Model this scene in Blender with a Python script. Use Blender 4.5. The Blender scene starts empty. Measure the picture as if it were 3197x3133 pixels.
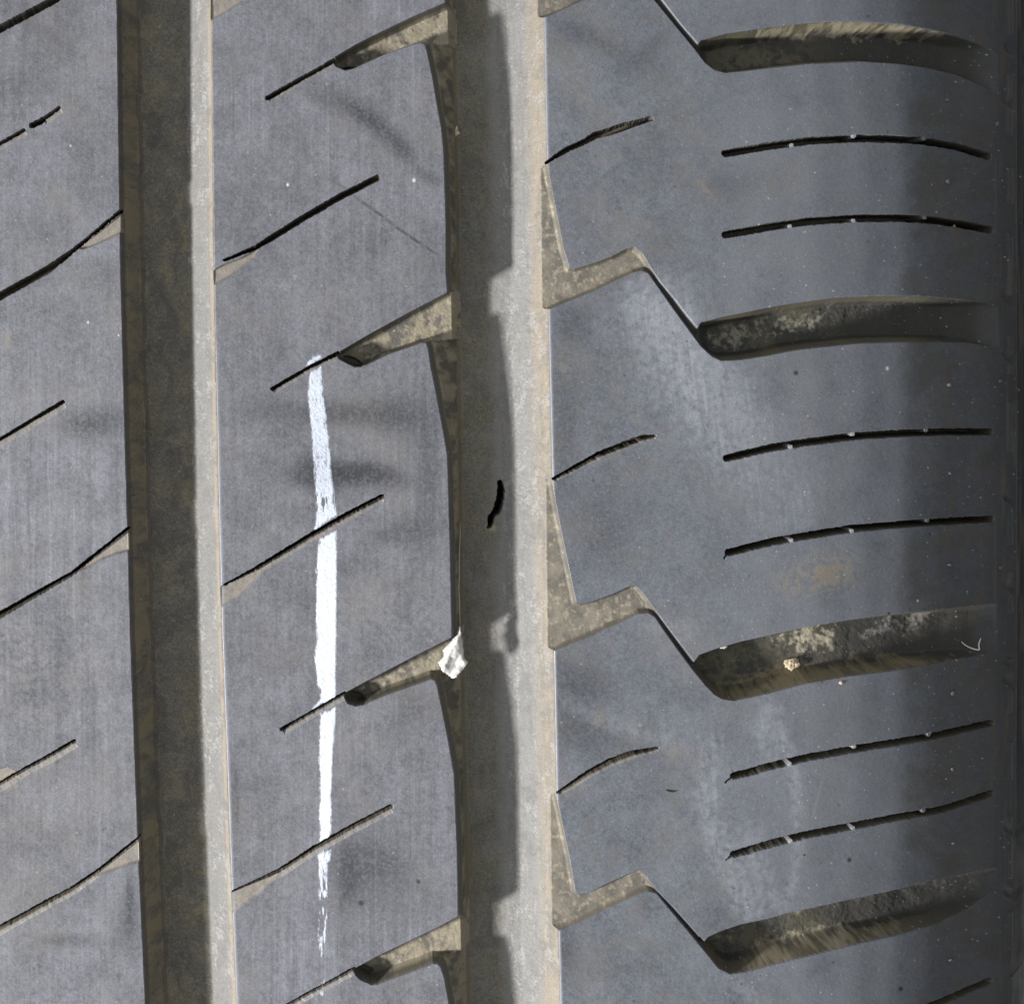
import bpy, math
import numpy as np

STEP = 2.1            # grid spacing of the tyre surface, in photograph pixels
# ------------------------------------------------------------------ camera, world, lamps, exposure
K = 0.0422e-3                       # metres per photograph pixel at z = 0
CX, CY = 1598.5, 1566.5
D = 0.540                           # camera distance
sc = bpy.context.scene
col = sc.collection
cam_d = bpy.data.cameras.new('camera'); cam = bpy.data.objects.new('camera', cam_d); col.objects.link(cam)
cam.location = (0, 0, D); cam.rotation_euler = (0, 0, 0)
cam_d.sensor_fit = 'HORIZONTAL'; cam_d.sensor_width = 36
cam_d.lens = 36 * D / (3197 * K)
cam_d.clip_start = 0.02; cam_d.clip_end = 20
sc.camera = cam

w = bpy.data.worlds.new('World'); sc.world = w; w.use_nodes = True
bg = w.node_tree.nodes['Background']
# soft surroundings: bright overhead and to the left, dim to the right of the tyre
_n, _l = w.node_tree.nodes, w.node_tree.links
_t = _n.new('ShaderNodeTexCoord'); _x = _n.new('ShaderNodeSeparateXYZ'); _r = _n.new('ShaderNodeMapRange')
_r.interpolation_type = 'SMOOTHSTEP'
_l.new(_t.outputs['Generated'], _x.inputs[0]); _l.new(_x.outputs['X'], _r.inputs['Value'])
_r.inputs['From Min'].default_value = 0.95; _r.inputs['From Max'].default_value = -0.35; _r.inputs['To Min'].default_value = 0.10; _r.inputs['To Max'].default_value = 0.86
_l.new(_r.outputs[0], bg.inputs[1])
bg.inputs[0].default_value = (0.97, 0.985, 1.0, 1)

def area(name, loc, size, power, color=(1, 1, 1), target=(0, 0, 0)):
    l = bpy.data.lights.new(name, 'AREA'); l.shape = 'DISK'; l.size = size; l.energy = power; l.color = color
    o = bpy.data.objects.new(name, l); col.objects.link(o); o.location = loc
    d = np.array(target) - np.array(loc)
    from mathutils import Vector
    o.rotation_euler = Vector(d).to_track_quat('-Z', 'Y').to_euler()
    return o
LAZ, LEL, LR = math.radians(22), math.radians(30), 1.5
area('flash_lamp', (-LR*math.cos(LEL)*math.cos(LAZ), -LR*math.cos(LEL)*math.sin(LAZ), LR*math.sin(LEL)), 0.14, 50, (1.0, 0.985, 0.965))
area('added_sheen_fill', (0.75, 0.20, 0.80), 0.55, 1.0, (0.80, 0.90, 1.0))  # unseen soft lamp, added for shoulder sheen and groove fill

sc.view_settings.view_transform = 'Standard'; sc.view_settings.look = 'None'
sc.view_settings.exposure = 0.0; sc.view_settings.gamma = 1
sc.view_settings.use_curve_mapping = False
sc.render.engine = 'CYCLES'

# ------------------------------------------------------------------ helpers
def A(*p): return np.array(p, dtype=np.float64)
def pts(s):
    v = [float(t) for t in s.replace(',', ' ').split()]
    return np.array(v).reshape(-1, 2)
def sstep(a, b, x):
    t = np.clip((x - a) / (b - a), 0, 1); return t * t * (3 - 2 * t)
_rg = np.random.RandomState(7)
_tab = _rg.rand(8, 256, 256).astype(np.float32)
def vnoise(x, y, seed=0):
    x = np.asarray(x, np.float32); y = np.asarray(y, np.float32)
    xi = np.floor(x).astype(np.int32); yi = np.floor(y).astype(np.int32)
    fx = (x - xi).astype(np.float32); fy = (y - yi).astype(np.float32)
    fx = fx * fx * (3 - 2 * fx); fy = fy * fy * (3 - 2 * fy)
    t = _tab[seed % 8].ravel(); o = (seed // 8) * 37
    x0 = (xi + o) & 255; x1 = (x0 + 1) & 255; y0 = ((yi + o * 3) & 255) << 8; y1 = (y0 + 256) & 65535
    a = t.take(y0 + x0); a += (t.take(y0 + x1) - a) * fx
    b = t.take(y1 + x0); b += (t.take(y1 + x1) - b) * fx
    return a * (1 - fy) + b * fy
def fbm(x, y, sx, sy=None, octv=4, seed=0, gain=0.55):
    sy = sy or sx; s = 0; am = 1; tot = 0
    iso = .5 < sx / sy < 2
    for k in range(octv):
        if iso: c_, s_ = math.cos(.7 + 1.1 * k + seed), math.sin(.7 + 1.1 * k + seed); xx, yy = x * c_ - y * s_, x * s_ + y * c_
        else: xx, yy = x, y + .35 * sy * 0
        s = s + am * vnoise(xx / sx * 2**k + 17.3 * k, yy / sy * 2**k + 5.1 * k, seed + k)
        tot += am; am *= gain
    return s / tot            # 0..1 around .5

def inside_poly(P, X, Y):
    r = np.zeros(X.shape, bool); n = len(P)
    for i in range(n):
        x0, y0 = P[i]; x1, y1 = P[(i + 1) % n]
        if y0 == y1: continue
        c = ((y0 > Y) != (y1 > Y)) & (X < (x1 - x0) * (Y - y0) / (y1 - y0) + x0)
        r ^= c
    return r
def seg_dist(P, X, Y, closed=False, wid=None):
    """distance to a polyline; returns (dist, param 0..1 along, local width)"""
    best = np.full(X.shape, 1e9); tt = np.zeros(X.shape); ww = np.zeros(X.shape)
    n = len(P); m = n if closed else n - 1
    L = np.hypot(*(np.roll(P, -1, 0) - P).T)[:m]; cum = np.concatenate([[0], np.cumsum(L)]); tot = cum[-1]
    for i in range(m):
        a = P[i]; b = P[(i + 1) % n]; d = b - a; l2 = d @ d
        if l2 == 0: continue
        t = np.clip(((X - a[0]) * d[0] + (Y - a[1]) * d[1]) / l2, 0, 1)
        q = np.hypot(X - a[0] - t * d[0], Y - a[1] - t * d[1])
        k = q < best
        best = np.where(k, q, best); tt = np.where(k, (cum[i] + t * L[i]) / tot, tt)
        if wid is not None: ww = np.where(k, wid[i] + (wid[i + 1] - wid[i]) * t, ww)
    return best, tt, ww
def smoothpoly(P, it=1):
    P = np.asarray(P, float)
    for _ in range(it):
        Q = [P[0]]
        for i in range(len(P) - 1):
            Q += [P[i] * .75 + P[i + 1] * .25, P[i] * .25 + P[i + 1] * .75]
        Q.append(P[-1]); P = np.array(Q)
    return P

# ------------------------------------------------------------------ tyre carcass: profile swept round the axle
R0 = 0.320                          # radius at the crown
YA = (CY - 800) * K                 # apex of the tyre above the picture centre
ZC = -math.sqrt(R0**2 - YA**2)      # axle height (crown passes z = 0 under the camera)
prof = pts("""-900 3.2 -600 1.8 -200 0.5 0 0.1 350 0.05 700 0.25 1050 0.55 1400 1.0 1750 1.8 2000 2.6 2200 3.5 2400 4.9
 2550 6.4 2691 8.5 2820 11.2 2943 14.7 3030 17.9 3100 21.2 3150 24.4 3197 28.0""")
ximg = np.arange(-900, 3197.1, 0.5)
drop = np.interp(ximg, prof[:, 0], prof[:, 1]) * 1e-3
kern = np.hanning(241); kern /= kern.sum()
pad = np.concatenate([drop[0] - (drop[1] - drop[0]) * np.arange(120, 0, -1), drop, drop[-1] + (drop[-1] - drop[-2]) * np.arange(1, 121)])
drop = np.convolve(pad, kern, 'valid')
PX = (ximg - CX) * K * (D + drop) / D
# side wall beyond: keep turning until it falls straight down and bulges
sx, sz = [PX[-1]], [drop[-1]]
ang = math.atan2(drop[-1] - drop[-8], PX[-1] - PX[-8]); ds = 0.0003
for i in range(260):
    ang = min(ang + 0.012, math.radians(93)); sx.append(sx[-1] + math.cos(ang) * ds); sz.append(sz[-1] + math.sin(ang) * ds)
PXa = np.concatenate([PX, sx[1:]]); PZa = np.concatenate([drop, sz[1:]])
# column positions
fin = np.arange(-6, 3200, STEP)
outl = [-6.0]; st = STEP
while outl[-1] > -890: st = min(st * 1.12, 14); outl.append(outl[-1] - st)
cols_x = np.concatenate([np.array(outl[1:])[::-1], fin[fin <= 3197]])
Cx = np.interp(cols_x, ximg, PX); Cz = np.interp(cols_x, ximg, drop)
Cx = np.concatenate([Cx, sx[1::2]]); Cz = np.concatenate([Cz, sz[1::2]])
# rows (angle round the axle)
def row_angle(yi):                  # angle whose crown point projects to image row yi
    ph = np.linspace(-1.2, 1.2, 20001)
    Y = YA + R0 * np.sin(ph); Z = ZC + R0 * np.cos(ph)
    v = CY - Y * D / (D - Z) / K
    return np.interp(-np.asarray(yi), -v[::1] if v[0] < v[-1] else -v, ph)
ph_t = np.linspace(-0.75, 0.62, 8001)
yv = CY - (YA + R0 * np.sin(ph_t) * 1.0) * D / (D - (ZC + R0 * np.cos(ph_t))) / K     # decreasing with ph
fy = np.arange(-50, 3260, STEP)                # crown rows; shoulder rows are compressed so margin is needed
up = [-50.0]; st = STEP
while up[-1] > -900: st = min(st * 1.12, 16); up.append(up[-1] - st)
dn = [fy[-1]]; st = STEP
while dn[-1] < 4300: st = min(st * 1.12, 16); dn.append(dn[-1] + st)
# the far shoulder is pulled towards the centre, so fine rows must reach past the frame
fy2 = np.arange(-50 - 130, 3260 + 160, STEP)
rows_y = np.concatenate([[u for u in up[::-1] if u < fy2[0] - 2], fy2, [v for v in dn if v > fy2[-1] + 2]])
Rph = np.interp(-rows_y, -yv, ph_t)
NR, NC = len(Rph), len(Cx)
import time; T0 = time.time(); print("grid", NR, NC)
sn = np.sin(Rph)[:, None]; cs = np.cos(Rph)[:, None]
rad = (R0 - Cz)[None, :]
X0 = np.broadcast_to(Cx[None, :], (NR, NC)).copy()
Y0 = YA + rad * sn; Z0 = ZC + rad * cs
# profile normal
tx = np.gradient(Cx); tz = np.gradient(Cz); tl = np.hypot(tx, tz)
nx = (tz / tl)[None, :]; nr = (tx / tl)[None, :]
NX = np.broadcast_to(nx, (NR, NC)); NY = nr * sn; NZ = nr * cs
U = CX + X0 * D / (D - Z0) / K
V = CY - Y0 * D / (D - Z0) / K
inshape = (NR, NC)
U = np.ascontiguousarray(U, np.float64); V = np.ascontiguousarray(V, np.float64)

# ------------------------------------------------------------------ tread pattern (depths in photograph pixels)
DM = 150.0
def ly(s):
    P = pts(s); sl0 = (P[1, 1] - P[0, 1]) / (P[1, 0] - P[0, 0]); sl1 = (P[-1, 1] - P[-2, 1]) / (P[-1, 0] - P[-2, 0])
    def f(V):
        r = np.interp(V, P[:, 0], P[:, 1])
        return r + np.where(V < P[0, 0], (V - P[0, 0]) * sl0, 0) + np.where(V > P[-1, 0], (V - P[-1, 0]) * sl1 * .5, 0)
    return f
# left circumferential groove (y x pairs)
g1l = ly("0 365 400 370 800 376 1200 386 1600 397 2000 408 2333 420 2700 434 3133 454")(V)
g1lb = g1l + 50
g1r = ly("0 661 800 669 1600 685 2000 696 2333 709 2700 722 3133 740")(V)
wob = (fbm(U, V, 60, 60, 3, 3) - .5)
# right groove
g2b = ly("0 1430 800 1441 1600 1450 2000 1455 2400 1462 3133 1476")(V)
g2r = ly("0 1699 63 1701 500 1709 985 1714 1489 1726 2045 1731 2400 1738 2915 1745 3133 1751")(V)
rib_r = pts("""1388 5 1388 560""")
notch = [   # each: upper edge (mouth -> tip), lower edge (tip -> corner), then down the block side
 (pts("1390 8 1290 52 1200 95 1110 140 1050 176"), pts("1038 192 1048 208 1078 220 1100 215 1120 206 1200 170 1260 148 1308 134")),
 (pts("1397 913 1283 972 1161 1039 1060 1098"), pts("1050 1108 1060 1122 1108 1146 1145 1138 1220 1102 1317 1069")),
 (pts("1411 1989 1304 2043 1220 2087 1136 2131 1078 2162"), pts("1074 2176 1086 2196 1112 2204 1136 2198 1220 2163 1346 2119")),
 (pts("1431 2860 1367 2894 1262 2944 1178 2984 1108 3022"), pts("1104 3036 1130 3058 1160 3074 1180 3072 1220 3056 1304 3026 1352 3007"))]
sides = [pts("1318 133 1328 142 1335 170 1350 240 1365 330 1378 400 1385 470 1388 560 1392 700 1392 850"),
         pts("1330 1070 1336 1086 1346 1149 1363 1233 1384 1346 1397 1422 1400 1514 1402 1600 1405 1684 1409 1894 1411 1975"),
         pts("1358 2124 1365 2142 1380 2213 1397 2297 1408 2360 1418 2417 1422 2522 1428 2669 1430 2837 1431 2852"),
         pts("1366 3008 1376 3018 1388 3056 1401 3127 1420 3250 1434 3500 1440 3700")]
rib = [A(500, -1500), A(1372, -1500), A(1372, -300)]
for nt, sd in zip(notch, sides):
    for q in nt[0]: rib.append(q)
    for q in nt[1]: rib.append(q)
    for q in sd: rib.append(q)
rib += [A(1460, 5200), A(500, 5200)]
rib = np.array(rib)

def D_map(P, closed=False, margin=120, wid=None, region=None):
    """distance arrays restricted to the box round the polyline"""
    x0, y0 = P.min(0) - margin; x1, y1 = P.max(0) + margin
    c0, c1 = np.searchsorted(cols_x, (x0, x1)); r0, r1 = np.searchsorted(rows_y, (y0 - 190, y1 + 190))
    m = (slice(max(r0, 0), min(r1, NR)), slice(max(c0 - 30, 0), min(c1 + 30, NC)))
    d, t, wd = seg_dist(P, U[m], V[m], closed, wid)
    return m, d, t, wd

depth = np.zeros(inshape); 
def smin(a, b, k):
    h = np.clip(0.5 + 0.5 * (b - a) / k, 0, 1); return b * (1 - h) + a * h - k * h * (1 - h)
def smax(a, b, k): return -smin(-a, -b, k)

lat = np.zeros(inshape, np.int8)      # part labels are gathered here
# --- left groove
wl = (U - g1l) / 50.0; fl = np.interp(np.clip(wl, -1, 2), [-1, 0, .12, 1, 2], [0, 0, .22, 1, 1]) * DM
dr = g1r - U
fr = np.interp(dr, [-1, 0, 5, 22, 86, 100], [0, 0, 8, 50, DM, DM])
dg1 = smin(fl, fr, 16); dg1 = np.maximum(dg1, 0)
m1 = (U > g1l - 3) & (U < g1r + 3)
depth = np.where(m1, np.maximum(depth, dg1), depth)

# --- right groove: left side is the stepped rib, right side the shoulder blocks
band = (U > 1000) & (U < 1800)
ribin = np.zeros(inshape, bool); ribin[band] = inside_poly(rib, U[band], V[band])
ribd = np.zeros(inshape); mm = band & ~ribin
ribd[mm] = seg_dist(rib[2:-2], U[mm], V[mm])[0]
SH = 76.0
notch_mask = np.zeros(inshape, bool)
for nt in notch:
    P = np.vstack([nt[0], nt[1], A(1500, nt[1][-1][1] - 18), A(1500, nt[0][0][1] - 30)])
    if len(P): notch_mask |= inside_poly(P, U, V) & mm
shelf_end = g2b - 30
b_ = np.maximum(g2b - U, 0)
ruled = DM * np.clip(ribd / (ribd + b_ + 1e-6), 0, 1)
shelf = smin(ribd * 8.0, np.full(inshape, SH), 14)
over = SH + (DM - SH) * np.clip((U - shelf_end) / 30, 0, 1)
dl_n = np.minimum(ribd * 8.0, over); dl_n = np.where(U < shelf_end, shelf, dl_n)
dl_s = np.maximum(smin(ribd * 3.0, np.full(inshape, 40.0), 14), ruled)
dleft = np.where(notch_mask, dl_n, dl_s)
dleft = np.where(mm, np.maximum(dleft, 0), 0)
dr2 = g2r - U
fr2 = np.interp(dr2, [-1, 0, 4, 46, 112, 172, 190], [0, 0, 8, 68, 128, DM, DM])
dg2 = np.where(mm & (dr2 > -2), np.maximum(smin(dleft, fr2, 12), 0), 0)
depth = np.maximum(depth, dg2)
# --- shoulder lateral grooves
up_e = ["1500 -330 1700 -330 1781 -28 1860 -40 1957 -88 1990 -96 2030 -60 2072 2 2126 72 2180 134 2192 124 2272 103 2400 84 2523 70 2607 66 2691 67 2817 76 2943 99 3020 122 3069 139 3120 166",
 "1500 500 1707 510 1711 528 1735 650 1760 778 1779 836 1795 838 1860 818 1911 799 1957 775 1980 770 2005 790 2037 840 2062 876 2104 926 2146 981 2178 1019 2190 1005 2272 985 2400 959 2481 945 2607 928 2733 922 2859 922 2985 932 3130 949",
 "1500 1492 1722 1500 1727 1520 1741 1600 1768 1734 1799 1880 1812 1884 1852 1875 1915 1852 1966 1829 1985 1827 2003 1844 2054 1911 2104 1978 2168 2062 2182 2044 2230 2026 2314 2001 2400 1982 2523 1955 2649 1934 2775 1917 2901 1905 3027 1890 3130 1880",
 "1500 2470 1735 2476 1740 2500 1755 2568 1781 2690 1796 2784 1810 2791 1840 2784 1894 2757 1957 2728 1994 2715 2010 2724 2054 2778 2104 2829 2150 2880 2200 2936 2212 2922 2251 2904 2314 2883 2400 2865 2460 2848 2607 2816 2775 2780 2901 2749 2964 2736 3130 2700"]
lo_e = ["1500 60 1697 56 1726 44 1852 -14 1936 -50 1978 -66 2005 -62 2041 0 2104 76 2171 157 2201 197 2230 219 2264 228 2330 222 2400 213 2523 200 2691 193 2817 202 2901 214 2985 235 3061 268 3120 300",
 "1500 985 1705 969 1726 961 1852 909 1936 869 1978 850 2003 845 2024 854 2045 884 2104 968 2163 1048 2188 1082 2222 1113 2251 1127 2314 1124 2400 1110 2481 1094 2565 1084 2691 1072 2817 1069 2943 1069 3027 1073 3130 1091",
 "1500 2050 1722 2034 1747 2025 1852 1982 1957 1934 1995 1916 2024 1914 2045 1927 2071 1966 2125 2041 2163 2092 2201 2138 2230 2168 2255 2183 2293 2188 2400 2165 2523 2132 2649 2111 2775 2096 2901 2075 3027 2054 3130 2034",
 "1500 2920 1741 2905 1810 2879 1894 2837 1999 2790 2024 2781 2050 2789 2083 2829 2146 2904 2209 2980 2243 3022 2281 3041 2335 3033 2400 3015 2523 2986 2691 2944 2817 2917 2943 2879 3027 2838 3103 2787 3130 2780"]
up_e = [pts(s) for s in up_e]; lo_e = [pts(s) for s in lo_e]
# the same grooves carry on round the tyre beyond the picture
up_e = [up_e[0] - A(0, 860)] + up_e + [up_e[3] + A(0, 880)]
lo_e = [lo_e[0] - A(0, 860)] + lo_e + [lo_e[3] + A(0, 880)]
Dl = np.interp(U, [1700, 2010, 2060, 2160, 2230, 2700, 2880, 2980, 3050, 3095, 3118, 3160], [30, 32, 36, 44, 112, 108, 92, 68, 38, 14, 0, 0])
lat_id = np.zeros(inshape, np.int8); latd = np.zeros(inshape)
for k in range(6):
    P = np.vstack([up_e[k], lo_e[k][::-1]])
    m = (U > 1500) & (U < 3135) & (V > P[:, 1].min() - 5) & (V < P[:, 1].max() + 5)
    i = np.zeros(inshape, bool); i[m] = inside_poly(P, U[m], V[m])
    d1 = seg_dist(up_e[k], U[i], V[i])[0]; d2 = seg_dist(lo_e[k], U[i], V[i])[0]
    zc = (U[i] > 2020) & (U[i] < 2185); a = np.minimum(np.where(zc, d1 * .50, d1), d2)
    sl = np.interp(U[i], [1990, 2060, 2200, 2900, 3100], [4.0, 4.8, 5.2, 4.2, 2.0])
    dd = smin(np.maximum(a - 1, 0) * sl, Dl[i], 22 + 0 * a)
    latd[i] = np.maximum(dd, 0); lat_id[i] = k + 1
latm = (lat_id > 0) & (U > g2r - 40)
depth = np.where(latm, np.maximum(depth, latd), depth)
# --- sipes: (points, widths, depth, owner)
SI = []
def sipe(s, wd, dp, owner, ch=0, chd=9): 
    P = pts(s); wd = np.interp(np.linspace(0, 1, len(P)), np.linspace(0, 1, len(wd)), wd)
    SI.append((P, wd, dp, owner, ch, chd))
C_, M_, S_ = 'centre_rib', 'middle_rib', 'shoulder'
sipe("-300 275 -60 122 0 90 84 46 168 0 230 -42", [21, 21, 21], 110, C_)
sipe("-250 600 -60 482 4 445 76 405", [7, 7], 70, C_, 16)
sipe("100 392 134 374", [15, 15], 80, C_)
sipe("134 372 185 336", [7, 7], 60, C_, 16)
sipe("-300 1108 -80 975 0 924 147 843 206 800 240 772 300 723 377 658", [22, 22, 22, 19, 8, 7, 7], 110, C_)
sipe("-200 1487 -60 1405 21 1359 105 1308 197 1254", [6, 7, 9], 70, C_, 18)
sipe("-300 2100 -80 1965 0 1919 109 1856 227 1789 315 1717 399 1650", [20, 19, 16, 12, 8, 6], 110, C_)
sipe("-200 2560 0 2447 80 2398 151 2360 233 2312", [6, 8, 9], 70, C_, 18)
sipe("-300 3080 -80 2940 0 2896 151 2812 218 2778 315 2711 433 2614", [16, 15, 14, 12, 9, 7], 110, C_, 12)
sipe("700 812 800 772 842 746 951 678 1060 615 1178 555", [4, 12, 17, 17, 16], 110, M_)
sipe("700 1826 800 1774 850 1744 968 1672 1094 1600 1193 1549", [4, 10, 13, 13, 12], 105, M_, 12)
sipe("727 2782 800 2750 871 2718 989 2642 1107 2576 1220 2517", [4, 8, 13, 13, 12], 105, M_, 14)
sipe("700 -8 800 -50 950 -130 1178 -260", [4, 14, 16], 105, M_)
sipe("1046 186 1000 213 950 240 835 306", [9, 8, 9, 11], 80, M_, 10)
sipe("1056 1102 960 1149 850 1214", [9, 7, 9], 80, M_, 12)
sipe("1076 2163 981 2218 880 2276", [8, 7, 9], 80, M_, 14)
sipe("1106 3023 1035 3062 960 3102 909 3131 800 3190", [9, 8, 10], 80, M_, 12)
sipe("1706 507 1768 468 1831 439 1861 421 1894 413 1957 392 2033 370", [5, 13, 15, 18, 20, 20, 11], 80, S_)
sipe("1728 1494 1810 1450 1869 1418 1936 1392 2003 1366 2045 1360", [5, 12, 14, 15, 14, 5], 80, S_, 8)
sipe("1741 2473 1776 2452 1835 2413 1903 2377 1970 2352 2054 2334", [4, 11, 14, 17, 15, 6], 80, S_, 8)
sh = ["2264 479 2330 468 2400 456 2523 439 2670 432 2775 434 2880 440 2985 458 3086 489",
 "2264 733 2330 722 2400 708 2523 691 2670 681 2817 681 2922 689 3027 706 3090 719",
 "2268 1430 2330 1415 2400 1399 2523 1379 2670 1361 2817 1352 2943 1348 3090 1348",
 "2274 1724 2330 1710 2400 1693 2481 1678 2649 1651 2817 1636 2943 1628 3094 1620",
 "2291 2421 2340 2410 2400 2392 2523 2363 2691 2333 2817 2313 2943 2291 3094 2256",
 "2291 2665 2340 2652 2400 2634 2523 2604 2670 2576 2817 2548 2943 2526 3094 2476",
 "2300 3300 2500 3258 2700 3205 2820 3170 2943 3125 3090 3060"]
for s in sh: sipe(s, [19, 21, 20, 20, 19], 95, S_, 0)
NB = [(2468, -1), (2666, -1), (2666, 1), (2466, 1)]
tips = [(2291, 2421, 2266, 2441), (2291, 2665, 2268, 2683), (2274, 1724, 2262, 1742)]
sip_id = np.zeros(inshape, np.int16); chm = np.zeros(inshape, np.float32); nubm = np.zeros(inshape, np.float32)
jag = (fbm(U, V, 9, 9, 2, 5) - .5) * 3.2
for n, (P, wd, dp, ow, ch, chd) in enumerate(SI):
    Ps = P
    m, d, t, ww = D_map(Ps, margin=40, wid=wd)
    h = ww / 2 + jag[m]
    if ow == S_ and dp == 95:                        # small rubber bridges left in the long shoulder sipes
        um, vm = U[m], V[m]; yc = np.interp(um, Ps[:, 0], Ps[:, 1])
        for (bx, sg) in ((2466 + n % 3 * 3, 1), (2667 - n % 4 * 2, 1 if n % 2 else -1), (2884 + n % 5 * 4, -1)):
            q = np.hypot((um - bx) / 7.5, (vm - yc - sg * 7) / 7.0)
            h = np.where(q < 1, h - 20, h)
            tmp = nubm[m]; nubm[m] = np.maximum(tmp, np.clip(1.25 - q, 0, 1) * (1 if bx < 2800 else .3))
    cut = dp * np.clip((h - d) / 2.0 + .5, 0, 1)
    if ww.max() > 11:                                # the lower wall leans back, the upper one stands upright
        o_ = np.argsort(Ps[:, 0]); low = V[m] > np.interp(U[m], Ps[o_, 0], Ps[o_, 1])
        lean = np.interp(V[m], [500, 1400, 2400], [2.0, 6.0, 9.0]) * np.clip(ww / 18, .4, 1)
        cut = np.where(low, dp * np.clip((h - d + 1) / lean, 0, 1), cut)
    cur = depth[m]
    isg = cur > 30
    s = (cut > cur) & ~isg
    ids = sip_id[m]; ids[s & (cut > 4)] = n + 1; sip_id[m] = ids
    cur = np.where(s, cut, cur)
    if ch:                                           # worn, bevelled lower lip
        yc = np.interp(U[m], *(Ps[np.argsort(Ps[:, 0])].T))
        below = (V[m] > yc) & (d < h + ch) & (t > .01) & (t < .995)
        c = chd * np.clip(1 - (d - h) / ch, 0, 1)
        s2 = below & (c > cur) & ~isg
        cur = np.where(s2, c, cur); cm = chm[m]; cm[s2] = 1; chm[m] = cm
    depth[m] = cur
# --- shallow mouths where the sipes open into the grooves
mouths = [("378 664 300 728 235 776 262 778 294 766 340 745 384 722", C_), ("402 1655 315 1722 232 1787 268 1775 315 1748 360 1730 404 1719", C_),
 ("436 2618 315 2714 260 2756 294 2738 357 2715 400 2699 438 2690", C_),
 ("664 843 700 824 750 806 812 772 790 806 735 850 700 872 664 892", M_), ("684 1832 740 1806 800 1778 860 1746 800 1806 735 1868 684 1898", M_),
 ("716 2787 800 2752 880 2720 800 2796 760 2822 716 2856", M_), ("655 -30 720 -50 800 -60 760 2 700 40 655 66", M_),
 ("-90 2420 20 2393 48 2408 52 2428 0 2456 -90 2500", C_)]
mth = np.zeros(inshape, bool)
for s, ow in mouths:
    P = pts(s); x0, y0 = P.min(0) - 5; x1, y1 = P.max(0) + 5
    m = (U > x0) & (U < x1) & (V > y0) & (V < y1)
    i = np.zeros(inshape, bool); i[m] = inside_poly(P, U[m], V[m])
    d = seg_dist(P, U[i], V[i], True)[0]
    depth[i] = np.maximum(depth[i], np.minimum(d * 2.5 + 2, 13)); mth |= i
# --- deeper pockets at the blind notch ends, shaping the end wall's shadow
for (x, y, rx, ry, a) in ((1086, 205, 28, 9, -.05), (1098, 1126, 32, 11, .38), (1112, 2186, 25, 10, .25), (1142, 3052, 30, 10, .42)):
    c, s_ = math.cos(a), math.sin(a); dx = U - x; dy = V - y
    q = np.hypot((dx * c + dy * s_) / rx, (-dx * s_ + dy * c) / ry)
    m = q < 1.15
    depth[m] = np.maximum(depth[m], 70 + 22 * np.clip((1.15 - q[m]) * 2.5, 0, 1))
# --- the puncture in the groove floor and a hair crack beside it
def crack(s, wd, dp):
    P = pts(s); wd = np.interp(np.linspace(0, 1, len(P)), np.linspace(0, 1, len(wd)), wd)
    m, d, t, ww = D_map(P, margin=30, wid=wd)
    h = ww / 2 + jag[m] * (2.6 if dp > 100 else 1.0)
    c = np.clip((h - d) / 2.2 + .5, 0, 1); depth[m] += dp * c
    return m, c
punct = np.zeros(inshape, np.float32)
for s, wd, dp in (("1569 1516 1573 1543 1568 1578 1556 1614 1541 1630 1536 1658", [12, 19, 20, 19, 14, 15], 140),
                  ("1487 1786 1483 1816 1479 1850", [.4, 1.6, .4], 5)):
    m, c = crack(s, wd, dp)
    if dp > 100: punct[m] = np.maximum(punct[m], c)
for (x0, y0, x1, y1) in tips:
    m, c = crack(f"{x0} {y0} {x1} {y1}", [7, 1.5], 0); cur = depth[m]; depth[m] = np.maximum(cur, c * 40)
# --- rim line and mould marks on the far shoulder
depth += -7 * np.exp(-((U - 3152) / 7.0)**2) * (np.sin(V / 41.0 + .7 * np.sin(V / 93)) > -.2)
depth += 10 * sstep(3172, 3184, U)
for y in (150, 325, 935, 1120, 1560, 1835, 2070, 2130, 2590, 2790):
    q = np.hypot((U - 3152 - (V - y) * .5) / 20, (V - y) / 30); depth += 14 * np.clip(1.2 - q, 0, 1)**1.5
depth[:, len(cols_x):] = depth[:, len(cols_x) - 1:len(cols_x)] * np.clip(1 - np.arange(NC - len(cols_x)) / 12, 0, 1) ** 2 + 10
# --- uneven wear, dust crust, small scale relief (all real relief)
rough_g = np.clip(depth / 60, 0, 1)
depth += (fbm(U, V, 300, 300, 3, 11) - .5) * 6 * (1 - rough_g)
depth += (fbm(U, V, 26, 26, 4, 2) - .5) * 4.5 * rough_g + (fbm(U, V, 8, 8, 3, 6) - .5) * (0.5 + .9 * rough_g)
depth += (fbm(U, V, 9, 160, 3, 4) - .5) * .5 * (1 - rough_g) * (U < 1500)

print("depth", time.time() - T0)
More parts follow.
